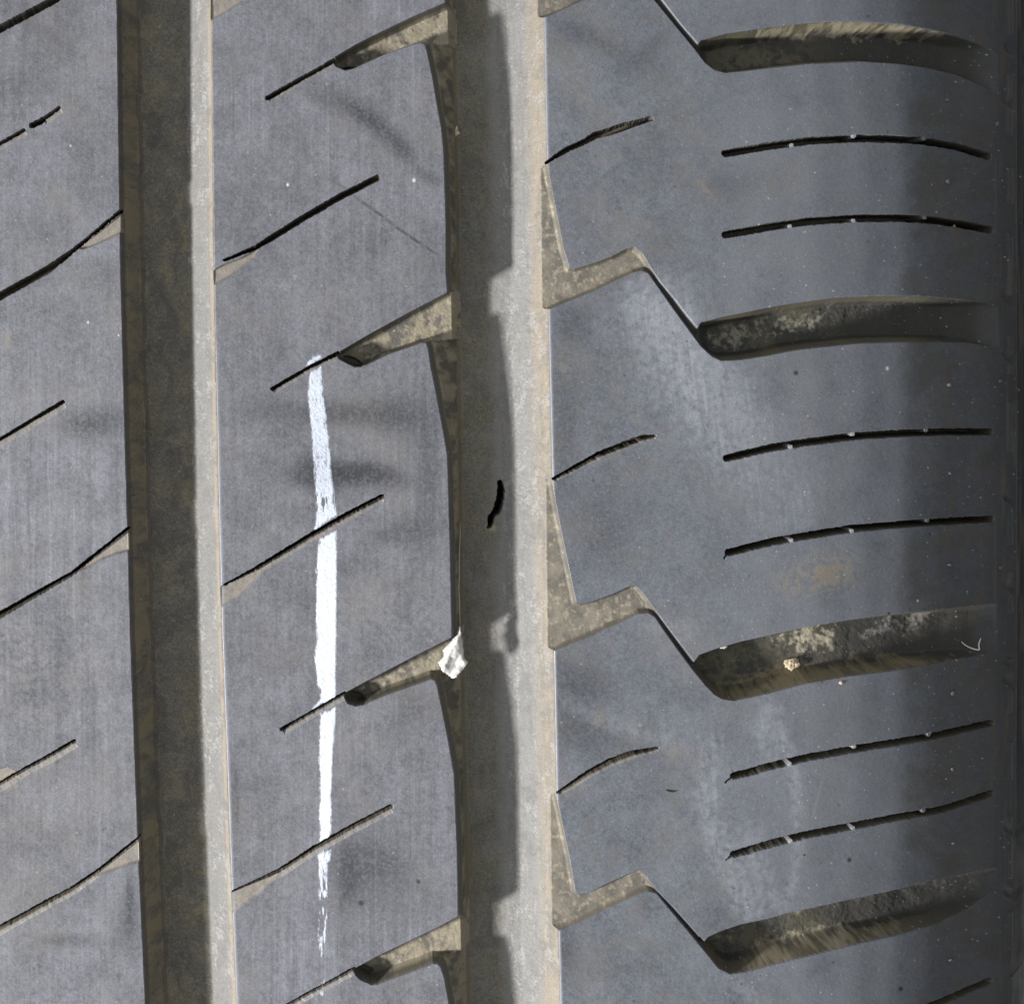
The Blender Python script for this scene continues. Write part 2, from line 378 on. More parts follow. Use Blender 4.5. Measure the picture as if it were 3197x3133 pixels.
# ------------------------------------------------------------------ white paint stripe
paint_polys = [pts("""968 1166 985 1152 1004 1145 1006 1199 1012 1250 1018 1304 1029 1409 1035 1472 1042 1535 1050 1594 1052 1606 1000 1640
 984 1660 989 1600 989 1556 981 1430 972 1325 963 1208"""),
 pts("""955 1143 965 1128 980 1115 992 1108 1005 1107 1003 1118 985 1130"""),
 pts("""1051 1655 1051 1810 1050 1978 1048 2146 1048 2180 1010 2192 980 2210 990 2195 1004 2180 1002 2150 993 2138 985 2062 991 1978 987 1873 989 1810 991 1747 996 1700 1000 1684 1030 1664"""),
 pts("""1048 2206 1046 2260 1042 2314 1038 2390 1036 2459 1033 2602 1033 2612 1000 2632 990 2640 1000 2606 1000 2459 1001 2400 997 2314 1001 2240 1003 2228"""),
 pts("""1032 2652 1031 2682 1021 2692 1021 2795 1019 2879 1016 2942 1010 2975 1004 2996 1000 2984 996 2921 997 2837 997 2753 997 2700 994 2669 1004 2660"""),
 pts("""997 3080 1010 3058 1022 3052 1020 3066"""), pts("""995 3090 1010 3110 1022 3112 1020 3104 1004 3090"""),]
paint = np.zeros(inshape, np.float32)
rag = (fbm(U, V, 7, 22, 3, 1) - .5) * 10 + (fbm(U, V, 2.5, 7, 2, 6) - .5) * 7
for P in paint_polys:
    x0, y0 = P.min(0) - 12; x1, y1 = P.max(0) + 12
    m = (U > x0) & (U < x1) & (V > y0) & (V < y1)
    d = seg_dist(P, U[m], V[m], True)[0]; s = np.where(inside_poly(P, U[m], V[m]), 1, -1) * d
    s = s + rag[m] * np.where(U[m] > 1035, .45, 1.0)
    paint[m] = np.maximum(paint[m], np.clip((s + 2.5) / 6, 0, 1))
thin = fbm(U, V, 5, 30, 3, 5); thr = np.interp(V, [0, 1500, 1560, 1610, 1660, 2630, 2740, 2830, 2860, 2880, 2930, 3000, 3130], [0, 0, .36, .2, 0, 0, .40, .50, .62, .52, .42, .55, .3])
paint *= np.clip((thin - thr) / .10 + (thr < .05), 0, 1)
paint *= np.clip(1.12 - 1.5 * sstep(.56, .80, fbm(U, V, 6, 14, 3, 36)) * np.interp(V, [1140, 1400, 1640, 2600, 2700, 3130], [.35, .5, .1, .15, .6, .8]), 0, 1)
paint = np.where((depth > 14) | (sip_id > 0), 0, paint)
depth -= paint * (0.8 + 1.2 * fbm(U, V, 5, 9, 2, 3))

# ------------------------------------------------------------------ colours (the surface's own, with some light and shade painted in)
def blob(cx, cy, rx, ry, a=0, p=2):
    c, s_ = math.cos(a), math.sin(a); dx = U - cx; dy = V - cy
    q = np.hypot((dx * c + dy * s_) / rx, (-dx * s_ + dy * c) / ry)
    return np.exp(-q**p)
n_big = fbm(U, V, 420, 420, 4, 0); n_mid = fbm(U, V, 90, 90, 4, 1); n_fin = fbm(U, V, 14, 14, 4, 2); n_gr = fbm(U, V, 4.6, 4.6, 2, 3)
streak = fbm(U, V, 8, 260, 4, 4); streak2 = fbm(U, V, 26, 500, 3, 6)
C = np.empty(inshape + (3,), np.float32)
base_c = np.array([.119, .122, .138]); base_s = np.array([.102, .111, .128])
ks = sstep(1500, 1800, U)[..., None]
C[:] = base_c * (1 - ks) + base_s * ks
ribs = 1 - sstep(1450, 1700, U)
lum = 1 + (n_mid - .5) * .42 + (n_fin - .5) * .42 + (n_gr - .5) * .55 + ribs * ((streak - .5) * .28 + (streak2 - .5) * .3) * (.35 + .9 * sstep(.35, .65, fbm(U, V, 380, 520, 3, 40))) + (n_big - .5) * .35
scr = fbm(U + 6 * fbm(U, V, 300, 300, 2, 33), V, 5.5, 330, 2, 34)
lum = lum + ribs * (sstep(.70, .86, scr) * .26 - sstep(.30, .16, scr) * .18) * sstep(.35, .7, n_big)
C *= lum[..., None].astype(np.float32)
def mix(col, k):
    k = np.broadcast_to(np.asarray(k, np.float32), inshape).ravel(); f = np.flatnonzero(k > .004); k = np.minimum(k[f], 1)[:, None]
    Cv = C.reshape(-1, 3); Cv[f] = Cv[f] * (1 - k) + np.array(col, np.float32) * k
TAN = (.215, .185, .140); OLIVE = (.115, .105, .068); GREY = (.180, .178, .176); DK = (.026, .027, .032)
# faint brown dust clouds on the tread faces
mix((.142, .136, .130), sstep(.46, .80, fbm(U, V, 130, 130, 5, 9)) * .38)
mix((.110, .105, .100), sstep(.50, .75, fbm(U, V, 46, 46, 4, 12)) * .35 * ks[..., 0])
# scuffs and smudges
def win(x0, x1, y0, y1):
    c0, c1 = np.searchsorted(cols_x, (x0, x1)); r0, r1 = np.searchsorted(rows_y, (y0 - 20 - .12 * max(1300 - y0, 0), y1 + 20 + .12 * max(y1 - 1300, 0)))
    r0 = np.searchsorted(rows_y, y0 - 190); r1 = np.searchsorted(rows_y, y1 + 190)
    return slice(max(r0, 0), min(r1, NR)), slice(max(c0 - 30, 0), min(c1 + 30, NC))
def stain_shade(a, colr, p, f):
    R = max(a[2], a[3]) * 2.1
    if R < 2: return
    w_ = win(a[0] - R, a[0] + R, a[1] - R, a[1] + R)
    u = U[w_] - a[0]; v = V[w_] - a[1]; c, s_ = math.cos(a[4]), math.sin(a[4])
    q = np.hypot((u * c + v * s_) / a[2], (-u * s_ + v * c) / a[3])
    k = (np.clip(np.exp(-q**p) * a[5] * f(w_), 0, 1))[..., None].astype(np.float32)
    C[w_] = C[w_] * (1 - k) + np.array(colr, np.float32) * k
for a in ((1100, 1478, 80, 30, 0, .65), (1010, 1470, 50, 36, .3, .5), (960, 1500, 70, 22, .3, .4), (1190, 1470, 70, 22, .3, .4), (1350, 1430, 34, 260, 0, .28), (1050, 1290, 270, 42, .02, .50), (1250, 1300, 90, 60, .2, .35), (1060, 1480, 165, 46, .03, .75), (960, 1470, 60, 40, .9, .35), (1180, 1490, 90, 30, .25, .4), (1330, 1560, 60, 180, 0, .30),
          (1250, 1660, 110, 50, -.1, .4), (1090, 2720, 60, 120, 0, .55), (1180, 2690, 110, 80, .1, .45), (1200, 2800, 150, 110, 0, .25), (1290, 2210, 90, 60, -.3, .3), (290, 1320, 120, 48, -.1, .5),
          (405, 2800, 18, 90, 0, .55), (400, 2880, 40, 70, 0, .4), (210, 2935, 90, 22, 0, .4), (1150, 370, 150, 34, .62, .62), (1255, 470, 60, 26, .7, .5), (1330, 550, 60, 24, .5, .4), (1000, 310, 70, 26, .6, .3),
          (735, 2470, 14, 110, 0, .45), (1010, 1820, 0.1, 0.1, 0, 0), (1850, 120, 190, 34, .45, .35), (2010, 170, 120, 30, -.75, .3), (1780, 2150, 150, 90, 0, .45), (1850, 2300, 260, 70, .35, .3),
          (1760, 1330, 60, 220, 0, .35), (1790, 1010, 60, 70, 0, .4), (1900, 1650, 120, 160, .3, .35), (2310, 570, 130, 50, -.2, .35), (1760, 2960, 40, 80, 0, .4), (2700, 1830, 200, 60, 0, .2)):
    stain_shade(a[:5] + (min(a[5] * 1.45, .95),), DK, 2.2, lambda w_: np.clip(.42 + .75 * sstep(.34, .66, fbm(U[w_], V[w_], 7, 7, 2, 43) * .5 + n_fin[w_] * .25 + n_mid[w_] * .25), 0, 1))
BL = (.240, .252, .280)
def line(s, wd, colr, k, soft=2.5, rough=0):
    P = smoothpoly(pts(s), 2); mg = wd * 2.2 + 8; x0, y0 = P.min(0) - mg; x1, y1 = P.max(0) + mg
    m = win(x0, x1, y0, y1); d, t, _ = seg_dist(P, U[m], V[m]); e = np.exp(-(d / wd)**soft) * k * (4 * t * (1 - t))**.35
    if rough: e = e * np.clip((n_fin[m] - .42 + .5 / rough) * rough * 1.3, 0, 1.5)
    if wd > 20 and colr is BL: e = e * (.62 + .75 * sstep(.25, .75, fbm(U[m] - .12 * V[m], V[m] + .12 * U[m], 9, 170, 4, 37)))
    k_ = np.clip(e, 0, 1)[..., None].astype(np.float32); C[m] = C[m] * (1 - k_) + np.array(colr, np.float32) * k_
line("1095 605 1200 680 1280 740 1375 800", 5, DK, .6, rough=3)
line("1010 548 1100 600", 4, DK, .35, rough=3)
line("1110 2750 1065 2800 1070 2850", 7, DK, .5, rough=2)
line("20 20 120 90 230 160", 26, DK, .28, rough=2)
# pale scuffed arcs on the shoulder blocks, the wide ones with painted sheen
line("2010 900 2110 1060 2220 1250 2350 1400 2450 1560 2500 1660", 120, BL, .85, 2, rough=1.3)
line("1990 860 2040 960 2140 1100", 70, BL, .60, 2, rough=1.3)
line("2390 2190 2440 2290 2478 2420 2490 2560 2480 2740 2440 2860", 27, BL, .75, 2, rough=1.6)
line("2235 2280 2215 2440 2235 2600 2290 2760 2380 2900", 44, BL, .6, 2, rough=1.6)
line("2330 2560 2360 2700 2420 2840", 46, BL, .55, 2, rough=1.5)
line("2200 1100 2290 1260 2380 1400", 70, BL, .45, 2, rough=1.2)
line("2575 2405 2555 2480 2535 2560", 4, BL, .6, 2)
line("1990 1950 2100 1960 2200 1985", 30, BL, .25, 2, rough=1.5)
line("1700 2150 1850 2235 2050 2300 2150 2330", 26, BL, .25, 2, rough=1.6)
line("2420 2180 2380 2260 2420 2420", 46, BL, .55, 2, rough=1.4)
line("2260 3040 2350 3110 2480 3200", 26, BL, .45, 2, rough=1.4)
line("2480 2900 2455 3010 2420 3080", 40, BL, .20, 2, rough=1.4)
# soft sheen on the crown of the shoulder, painted as paler bands
mix((.140, .150, .168), (np.exp(-((U - 2500 - (V - 1500) * .04) / 330)**2) * .55 * (.4 + 1.2 * n_mid)))
mix((.140, .150, .168), (np.exp(-((U - 2760) / 90)**2) * .35 * (.4 + 1.2 * n_mid)))
# tan smears
stain_shade((2560, 1795, 105, 52, -.2, .85), (.225, .195, .150), 2.4, lambda w_: sstep(.42, .62, n_fin[w_] * .7 + n_mid[w_] * .3))
for (x, y, rx, ry, a, k) in ((2560, 1800, 110, 50, -.2, .6), (2520, 1320, 30, 60, .1, .5), (1865, 2255, 18, 34, .2, .7), (1935, 2490, 22, 20, 0, .6), (1815, 300, 10, 34, -.5, .6), (2200, 590, 12, 50, -.62, .8),
      (2190, 560, 14, 16, 0, .6), (2225, 500, 14, 34, -.3, .6), (1930, 500, 70, 20, 0, .3), (1320, 300, 60, 70, 0, .35), (30, 1060, 30, 30, 0, .7), (20, 2440, 50, 40, 0, .8), (2950, 2650, 50, 120, 0, .35), (2960, 2330, 60, 80, 0, .3),
      (2440, 560, 60, 60, 0, .3), (1980, 1290, 60, 18, .9, .45), (1760, 1150, 30, 50, 0, .35), (2930, 1280, 40, 60, 0, .35), (2650, 1250, 20, 14, .5, .5), (150, 2080, 180, 200, 0, .28), (1800, 850, 0.1, .1, 0, 0), (1150, 1900, 180, 60, 0, .25), (1110, 2290, 60, 60, .5, .3), (1650, 2870, .1, .1, 0, 0), (2095, 2345, 20, 26, 0, .5)):
    stain_shade((x, y, rx, ry, a, k), (.165, .145, .118), 2.4, lambda w_: sstep(.36, .66, n_fin[w_] * .6 + n_mid[w_] * .4))
# ---- unworn rubber beyond the tread edge, shade of its turned-away side painted in
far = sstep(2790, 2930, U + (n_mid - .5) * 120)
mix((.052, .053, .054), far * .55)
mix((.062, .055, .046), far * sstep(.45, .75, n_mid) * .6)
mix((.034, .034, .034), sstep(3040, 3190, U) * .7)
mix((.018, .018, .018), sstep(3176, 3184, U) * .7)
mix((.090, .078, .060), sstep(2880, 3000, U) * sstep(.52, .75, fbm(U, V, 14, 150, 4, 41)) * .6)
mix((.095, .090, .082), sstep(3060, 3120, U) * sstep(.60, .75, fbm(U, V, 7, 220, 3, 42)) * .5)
# ---- grooves: dust, painted light and shade, and stain
gm = np.clip((depth - 8) / 22, 0, 1)
g1 = (U > g1l) & (U < g1r) & (depth > 6)
g2 = (dg2 > 6) & mm & (U < g2r)
lg = latm & (latd > 6) & ((dr2 < 6) | (fr2 + (n_fin - .5) * 16 < latd))
def mixm(mask, colr, k): mix(colr, np.where(mask, k, 0))
wx = U + 26 * (fbm(U, V, 50, 50, 3, 30) - .5) * 2; wy = V + 40 * (fbm(U, V, 60, 60, 3, 31) - .5) * 2
for g in (g1, g2):
    mixm(g, (.104, .098, .084) if g is g1 else (.132, .128, .114), np.ones(inshape) * .97)
    mixm(g, OLIVE, sstep(.36, .66, fbm(wx, wy, 70, 110, 5, 14) * .75 + n_fin * .25) * .8)
    mixm(g, (.165, .145, .100), sstep(.50, .70, n_fin * .6 + fbm(wx, wy, 40, 70, 3, 15) * .4) * .85)
    mixm(g, (.050, .052, .058), sstep(.46, .78, fbm(wx, wy, 70, 130, 5, 10) * .7 + n_fin * .3) * (.65 if g is g1 else .45))
    gg = (vnoise(U / 3.3 + 9, V / 3.3, 5) - .5) * 2
    mixm(g, (.040, .040, .036), np.clip(gg, 0, 1) * .55); mixm(g, (.19, .175, .135), np.clip(-gg, 0, 1) * .40)
    mixm(g, (.20, .185, .14), (fbm(U, V, 6, 6, 2, 13) > .80) * .6)
mixm(g1, (.175, .155, .105), sstep(.56, .70, fbm(wx, wy, 30, 44, 5, 44) * .7 + n_gr * .3) * .6)
mixm(g1, (.055, .053, .048), sstep(.54, .68, fbm(wx, wy, 44, 100, 5, 45) * .75 + n_gr * .25) * .6)
mixm(g2, (.075, .073, .066), sstep(.54, .70, fbm(wx, wy, 50, 110, 5, 46) * .75 + n_gr * .25) * .5)
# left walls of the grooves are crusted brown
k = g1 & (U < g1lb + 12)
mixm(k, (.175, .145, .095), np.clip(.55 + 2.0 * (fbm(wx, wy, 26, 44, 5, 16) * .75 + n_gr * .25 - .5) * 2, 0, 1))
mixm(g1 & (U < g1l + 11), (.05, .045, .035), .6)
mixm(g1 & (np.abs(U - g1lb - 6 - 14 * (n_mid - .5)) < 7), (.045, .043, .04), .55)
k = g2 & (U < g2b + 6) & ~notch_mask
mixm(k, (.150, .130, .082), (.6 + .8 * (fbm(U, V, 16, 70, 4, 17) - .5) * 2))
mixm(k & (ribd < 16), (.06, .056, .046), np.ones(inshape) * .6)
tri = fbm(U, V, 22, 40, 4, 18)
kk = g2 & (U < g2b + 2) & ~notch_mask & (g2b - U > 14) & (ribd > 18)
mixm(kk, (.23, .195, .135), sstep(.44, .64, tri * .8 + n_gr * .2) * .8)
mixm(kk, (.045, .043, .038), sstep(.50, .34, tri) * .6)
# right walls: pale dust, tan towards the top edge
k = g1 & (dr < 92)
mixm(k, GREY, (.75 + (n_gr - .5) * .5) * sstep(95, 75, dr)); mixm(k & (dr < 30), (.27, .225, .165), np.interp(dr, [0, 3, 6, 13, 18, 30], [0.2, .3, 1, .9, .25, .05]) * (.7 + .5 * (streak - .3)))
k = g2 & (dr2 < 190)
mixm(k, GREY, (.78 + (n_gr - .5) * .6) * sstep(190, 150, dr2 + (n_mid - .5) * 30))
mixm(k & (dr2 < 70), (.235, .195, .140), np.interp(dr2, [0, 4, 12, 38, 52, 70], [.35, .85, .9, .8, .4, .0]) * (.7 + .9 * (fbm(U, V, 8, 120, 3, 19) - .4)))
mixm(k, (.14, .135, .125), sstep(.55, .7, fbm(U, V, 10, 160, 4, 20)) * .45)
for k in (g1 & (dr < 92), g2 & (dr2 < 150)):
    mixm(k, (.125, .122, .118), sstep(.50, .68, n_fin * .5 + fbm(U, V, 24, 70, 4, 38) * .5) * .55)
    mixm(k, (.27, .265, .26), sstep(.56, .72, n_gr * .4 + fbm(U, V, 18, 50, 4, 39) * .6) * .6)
# notches in the middle rib: tan crust with dark bare patches
k = notch_mask & (depth > 10) & (U < g2b)
mixm(k, (.100, .092, .078), np.ones(inshape) * .9)
mixm(k, (.27, .235, .165), sstep(.40, .62, fbm(wx, wy, 34, 34, 5, 21) * .7 + n_fin * .3 + .12 * sstep(1150, 1400, U)) * .8)
mixm(k, (.36, .33, .26), sstep(.66, .74, n_fin) * .6)
mixm(k & (ribd < 6), (.055, .048, .034), np.ones(inshape) * .75)  # unlit notch walls painted darker
for (x, y, rx, ry, a) in ((1086, 205, 32, 12, -.05), (1098, 1126, 37, 13, .38), (1112, 2186, 29, 12, .25), (1142, 3052, 35, 12, .42)):
    stain_shade((x, y, rx, ry, a, .85), (.070, .063, .040), 4, lambda w_: 1.0)  # end-wall shadow painted dark over the pockets
# shoulder lateral grooves
k = lg & (U < 2040)
mixm(k, (.105, .095, .078), np.ones(inshape) * .92)
mixm(k, (.21, .185, .140), sstep(.30, .72, fbm(U, V, 40, 40, 5, 22)) * .7)
mixm(k, (.30, .265, .195), sstep(.56, .74, fbm(U, V, 13, 13, 4, 23)) * .6)
mixm(k & (latd < 20), (.12, .100, .066), np.ones(inshape) * .6)
k = lg & (U >= 2040) & (U < 2185)
mixm(k, (.085, .080, .074), np.ones(inshape) * .8)
k = lg & (U >= 2170)
fadeR = np.interp(U, [2170, 2200, 3050, 3118], [0, 1, 1, .0])
mixm(k, (.040, .038, .033), fadeR * .95)  # dark floor colour, with the far-end shadow painted in
mixm(k, OLIVE, sstep(.40, .60, n_mid * .6 + n_fin * .4) * fadeR * np.interp(U, [2200, 2550, 2700], [.9, .5, .08]))
mixm(k & (latd < np.minimum(Dl * .78, 70)) & (latd > 3), (.115, .100, .062), fadeR * .7 * sstep(3000, 2820, U) * (.5 + n_mid))
sp = fbm(U, V, 12, 12, 4, 24); sp2 = fbm(U, V, 34, 34, 4, 25); pw1 = (fbm(U, V, 40, 40, 4, 28) - .5); pw2 = (fbm(U, V, 36, 36, 4, 29) - .5)
def dust_lit_patch(gid, poly, colr, th, kk):
    P = pts(poly); i = np.zeros(inshape, bool); m = (lat_id == gid)
    Uw = U[m] + pw1[m] * 110; Vw = V[m] + pw2[m] * 60
    i[m] = inside_poly(P, Uw, Vw); i &= k
    ed = np.zeros(inshape); ed[i] = np.minimum(seg_dist(P, U[i] + pw1[i] * 110, V[i] + pw2[i] * 60, True)[0] / 26, 1)
    mix(colr, np.where(i, sstep(th - .05, th + .20, sp * .6 + sp2 * .4 + (ed - 1) * .16) * kk * (.35 + .65 * ed), 0))
dust_lit_patch(2, "2200 120 2480 120 2500 145 2560 170 2590 200 2560 240 2200 240", (.115, .105, .068), .38, .9)
dust_lit_patch(2, "2300 70 2960 60 2960 118 2800 104 2600 96 2400 108 2300 112", (.36, .32, .22), .28, .85)  # pale strip paints the lit upper wall into the colour
dust_lit_patch(3, "2230 1010 2480 965 2640 955 2625 1000 2600 1040 2500 1050 2250 1110", (.30, .28, .22), .48, .85)
dust_lit_patch(3, "2600 930 2860 925 2860 960 2640 990", (.16, .155, .15), .44, .7)
dust_lit_patch(4, "2440 1975 2660 1930 2650 2000 2660 2050 2540 2070 2440 2020", (.40, .36, .27), .42, .9)
dust_lit_patch(4, "2745 1990 2780 1920 2960 1900 2960 1960 2860 2000 2760 2015", (.24, .22, .20), .46, .8)
dust_lit_patch(4, "2190 2060 2440 1990 2440 2080 2250 2150", (.12, .115, .07), .44, .8)
dust_lit_patch(4, "2250 2150 2500 2080 3000 2040 3000 2080 2300 2200", (.19, .16, .095), .36, .85)
dust_lit_patch(5, "2480 2850 2600 2818 2608 2850 2560 2885 2500 2880", (.36, .33, .25), .32, .9)
dust_lit_patch(5, "2600 2818 2980 2735 3010 2770 2850 2820 2600 2880", (.13, .122, .112), .36, .8)
dust_lit_patch(5, "2210 2930 2440 2870 2440 2900 2300 2990 2240 3000", (.19, .175, .115), .42, .85)
dust_lit_patch(5, "2280 3040 2480 2930 2700 2895 2850 2890 2820 2930 2300 3060", (.25, .215, .15), .40, .9)
# dusty mouths and worn sipe lips
mixm(mth, (.205, .180, .145), .75 + (n_fin - .5))
mix((.20, .180, .155), (chm > 0) * (.6 + (n_fin - .5) * 1.4))
mix((.33, .33, .335), nubm * .9)
mixm(sip_id > 0, (.090, .078, .048), np.clip(depth / 12, 0, 1) * .95)
mixm((sip_id > 0), (.14, .115, .070), sstep(.55, .72, fbm(U, V, 12, 12, 3, 27)) * .8)
stain_shade((1541, 1662, 17, 13, .4, .8), (.30, .26, .17), 3, lambda w_: 1.0)
mix((.012, .012, .012), punct)
# lamp highlight painted along the block edges that face it
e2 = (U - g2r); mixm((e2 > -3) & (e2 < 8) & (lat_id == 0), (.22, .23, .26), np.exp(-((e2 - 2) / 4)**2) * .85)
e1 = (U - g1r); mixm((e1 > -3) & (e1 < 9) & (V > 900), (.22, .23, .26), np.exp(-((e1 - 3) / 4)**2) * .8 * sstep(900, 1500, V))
# specks of grit, and sparkle painted as pale dots
rs = np.random.RandomState(3)
flatU, flatV = U, V
def specks(n, x0, x1, colr, rmin, rmax, k=1.0):
    ci = np.searchsorted(cols_x, rs.uniform(x0, x1, n)); ri = np.searchsorted(rows_y, rs.uniform(-10, 3180, n))
    rr = rs.uniform(rmin, rmax, n)**1
    for c, r, q in zip(ci, ri, rr):
        h = int(q / STEP) + 2
        a, b, c0, c1 = max(r - h, 0), r + h, max(c - h, 0), min(c + h, NC - 1)
        u = U[a:b, c0:c1] - U[min(r, NR - 1), min(c, NC - 1)]; v = V[a:b, c0:c1] - V[min(r, NR - 1), min(c, NC - 1)]
        w_ = np.clip(1.3 - np.hypot(u, v) / q, 0, 1)[..., None] * k
        C[a:b, c0:c1] = C[a:b, c0:c1] * (1 - w_) + np.array(colr, np.float32) * w_
specks(700, 2250, 3190, (.36, .36, .36), 1.0, 1.7)
specks(300, 0, 2250, (.30, .29, .28), 1.0, 1.6)
specks(220, 2250, 3190, (.42, .42, .41), 1.4, 2.6)
specks(150, 0, 2250, (.30, .29, .28), 1.4, 2.8, .9)
specks(25, 0, 1400, (.30, .27, .22), 2.0, 4.0, .7)
specks(60, 1700, 3000, (.030, .030, .032), 2.0, 5.0, .8)
for (x, y, r) in ((2485, 1164, 8), (2652, 2683, 7), (2512, 2668, 4), (2812, 3085, 8), (1306, 2751, 7), (2775, 1914, 5), (1127, 2818, 9)):
    stain_shade((x, y, r, r, 0, .9), (.018, .018, .02), 4, lambda w_: 1.0)
for (x, y, r) in ((2770, 1150, 6), (2865, 1875, 4), (1292, 563, 6), (898, 577, 5), (220, 455, 3), (275, 1006, 4), (370, 1047, 3)):
    stain_shade((x, y, r * .8, r, .1, 1.0), (.55, .53, .48), 3, lambda w_: 1.0)
pa = np.interp(V, [1140, 1300, 1450, 1600, 1750, 2600, 2750, 3100], [.50, .50, .46, .52, .60, .60, .52, .46])[..., None] * np.array([.92, 1.0, 1.15]) * (.88 + .24 * n_fin[..., None])
kp = paint[..., None] * .96
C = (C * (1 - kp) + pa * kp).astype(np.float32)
C = np.clip(C, .004, .9)

# ------------------------------------------------------------------ displaced positions and normals
dm = (depth * K)
Xf = (X0 - NX * dm).astype(np.float32); Yf = (Y0 - NY * dm).astype(np.float32); Zf = (Z0 - NZ * dm).astype(np.float32)
P3 = np.stack([Xf, Yf, Zf], -1)
du = np.gradient(P3, axis=1); dv = np.gradient(P3, axis=0)
N3 = np.cross(du, -dv); N3 /= np.linalg.norm(N3, axis=-1, keepdims=True) + 1e-20
if N3[NR // 2, NC // 3, 2] < 0: N3 = -N3
gloss = np.clip(.47 + .30 * np.clip(gm, 0, 1) + (n_mid - .5) * .25 + (n_fin - .5) * .15 + paint * .3, .3, .95).astype(np.float32)

print("colours", time.time() - T0)
# ------------------------------------------------------------------ part map per face
def fc(a): return a[:-1, :-1]
LAB = np.zeros((NR - 1, NC - 1), np.int16); names = {}
def setl(mask, idx, name, parent=None, label=None): LAB[fc(mask)] = idx; names[idx] = (name, parent, label)
setl(U < g1l + 8, 1, 'centre_rib', None, 'worn grey rib at the left edge with slanted sipes')
setl((U >= g1l + 8), 2, 'middle_rib', None, 'wide worn rib carrying the white paint stripe')
cen = []
for k in range(6):
    xs = np.arange(1500, 3200, 20.)
    cen.append((np.interp(xs, up_e[k][:, 0], up_e[k][:, 1]) + np.interp(xs, lo_e[k][:, 0], lo_e[k][:, 1])) / 2)
blk = np.zeros(inshape, int)
for k in range(6): blk += V > np.interp(U, xs, cen[k])
sh_m = U >= g2r - 6
for k in range(7):
    setl(sh_m & (blk == k), 10 + k, 'shoulder_block')
setl(U > 3160, 3, 'sidewall', None, 'dark unworn upper sidewall')
setl(g1 & (depth > 12) & (dr > 3), 4, 'circumferential_groove', None, 'dirty groove between the left rib and the middle rib')
setl(g2 & (depth > 12) & (dr2 > 3), 5, 'circumferential_groove', None, 'dirty groove with a puncture hole in its floor')
for k in range(6): setl((lat_id == k + 1) & latm & (latd > 10) & (U < 3135) & (U > g2r), 20 + k, 'lateral_groove')
for k, nt in enumerate(notch):
    y = nt[0][:, 1].mean()
    setl(notch_mask & (depth > 12) & (U < g2b - 30) & (np.abs(V - y) < 260), 30 + k, 'rib_notch')
for n, s in enumerate(SI):
    m = (sip_id == n + 1) & (depth > 10)
    if s[3] == C_: par = 1
    elif s[3] == M_: par = 2
    else:
        c = s[0][len(s[0]) // 2]; b = sum(c[1] > np.interp(c[0], xs, cen[k]) for k in range(6)); par = 10 + int(b)
    setl(m, 100 + n, 'sipe', par)
setl(punct > .3, 200, 'puncture_hole', 5, 'ragged black cut through the groove floor')
setl(paint > .5, 201, 'paint_stripe', 2, 'white paint stripe drawn down the middle rib')
names[2] = ('middle_rib', None, names[2][2])
def tidy(LAB, rounds=2):
    """every part is one connected piece: stray islands go to the part they lie in"""
    for _ in range(rounds):
        H, W = LAB.shape; par = []
        def find(a):
            while par[a] != a: par[a] = par[par[a]]; a = par[a]
            return a
        runs = []; prev = []
        for r in range(H):
            L = LAB[r]; cut = np.flatnonzero(np.diff(L)) + 1; st = [0] + cut.tolist(); en = cut.tolist() + [W]
            cur = []; j = 0
            for a, b in zip(st, en):
                i = len(par); par.append(i); lab = int(L[a]); cur.append((a, b, lab, i)); runs.append((r, a, b, lab))
            for a, b, lab, i in cur:
                while j < len(prev) and prev[j][1] <= a: j += 1
                q = j
                while q < len(prev) and prev[q][0] < b:
                    if prev[q][2] == lab:
                        x, y = find(i), find(prev[q][3])
                        if x != y: par[x] = y
                    q += 1
            prev = cur
        size = {}
        for i, (r, a, b, lab) in enumerate(runs): k = find(i); size[k] = size.get(k, 0) + b - a
        best = {}
        for k, n in size.items():
            lab = runs[k][3]
            if n > size.get(best.get(lab, -1), 0): best[lab] = k
        comp = {}
        for i, (r, a, b, lab) in enumerate(runs):
            k = find(i)
            if best[lab] != k and lab != 201: comp.setdefault(k, []).append((r, a, b))
        for k, rl in comp.items():
            cnt = {}
            me_ = runs[k][3]
            for r, a, b in rl:
                for rr_, cc_ in ((r, a - 1), (r, b), (r - 1, (a + b) // 2), (r + 1, (a + b) // 2)):
                    if 0 <= rr_ < H and 0 <= cc_ < W:
                        l = int(LAB[rr_, cc_])
                        if l != me_: cnt[l] = cnt.get(l, 0) + 1
            if cnt:
                t = max(cnt, key=cnt.get)
                for r, a, b in rl: LAB[r, a:b] = t
tidy(LAB)

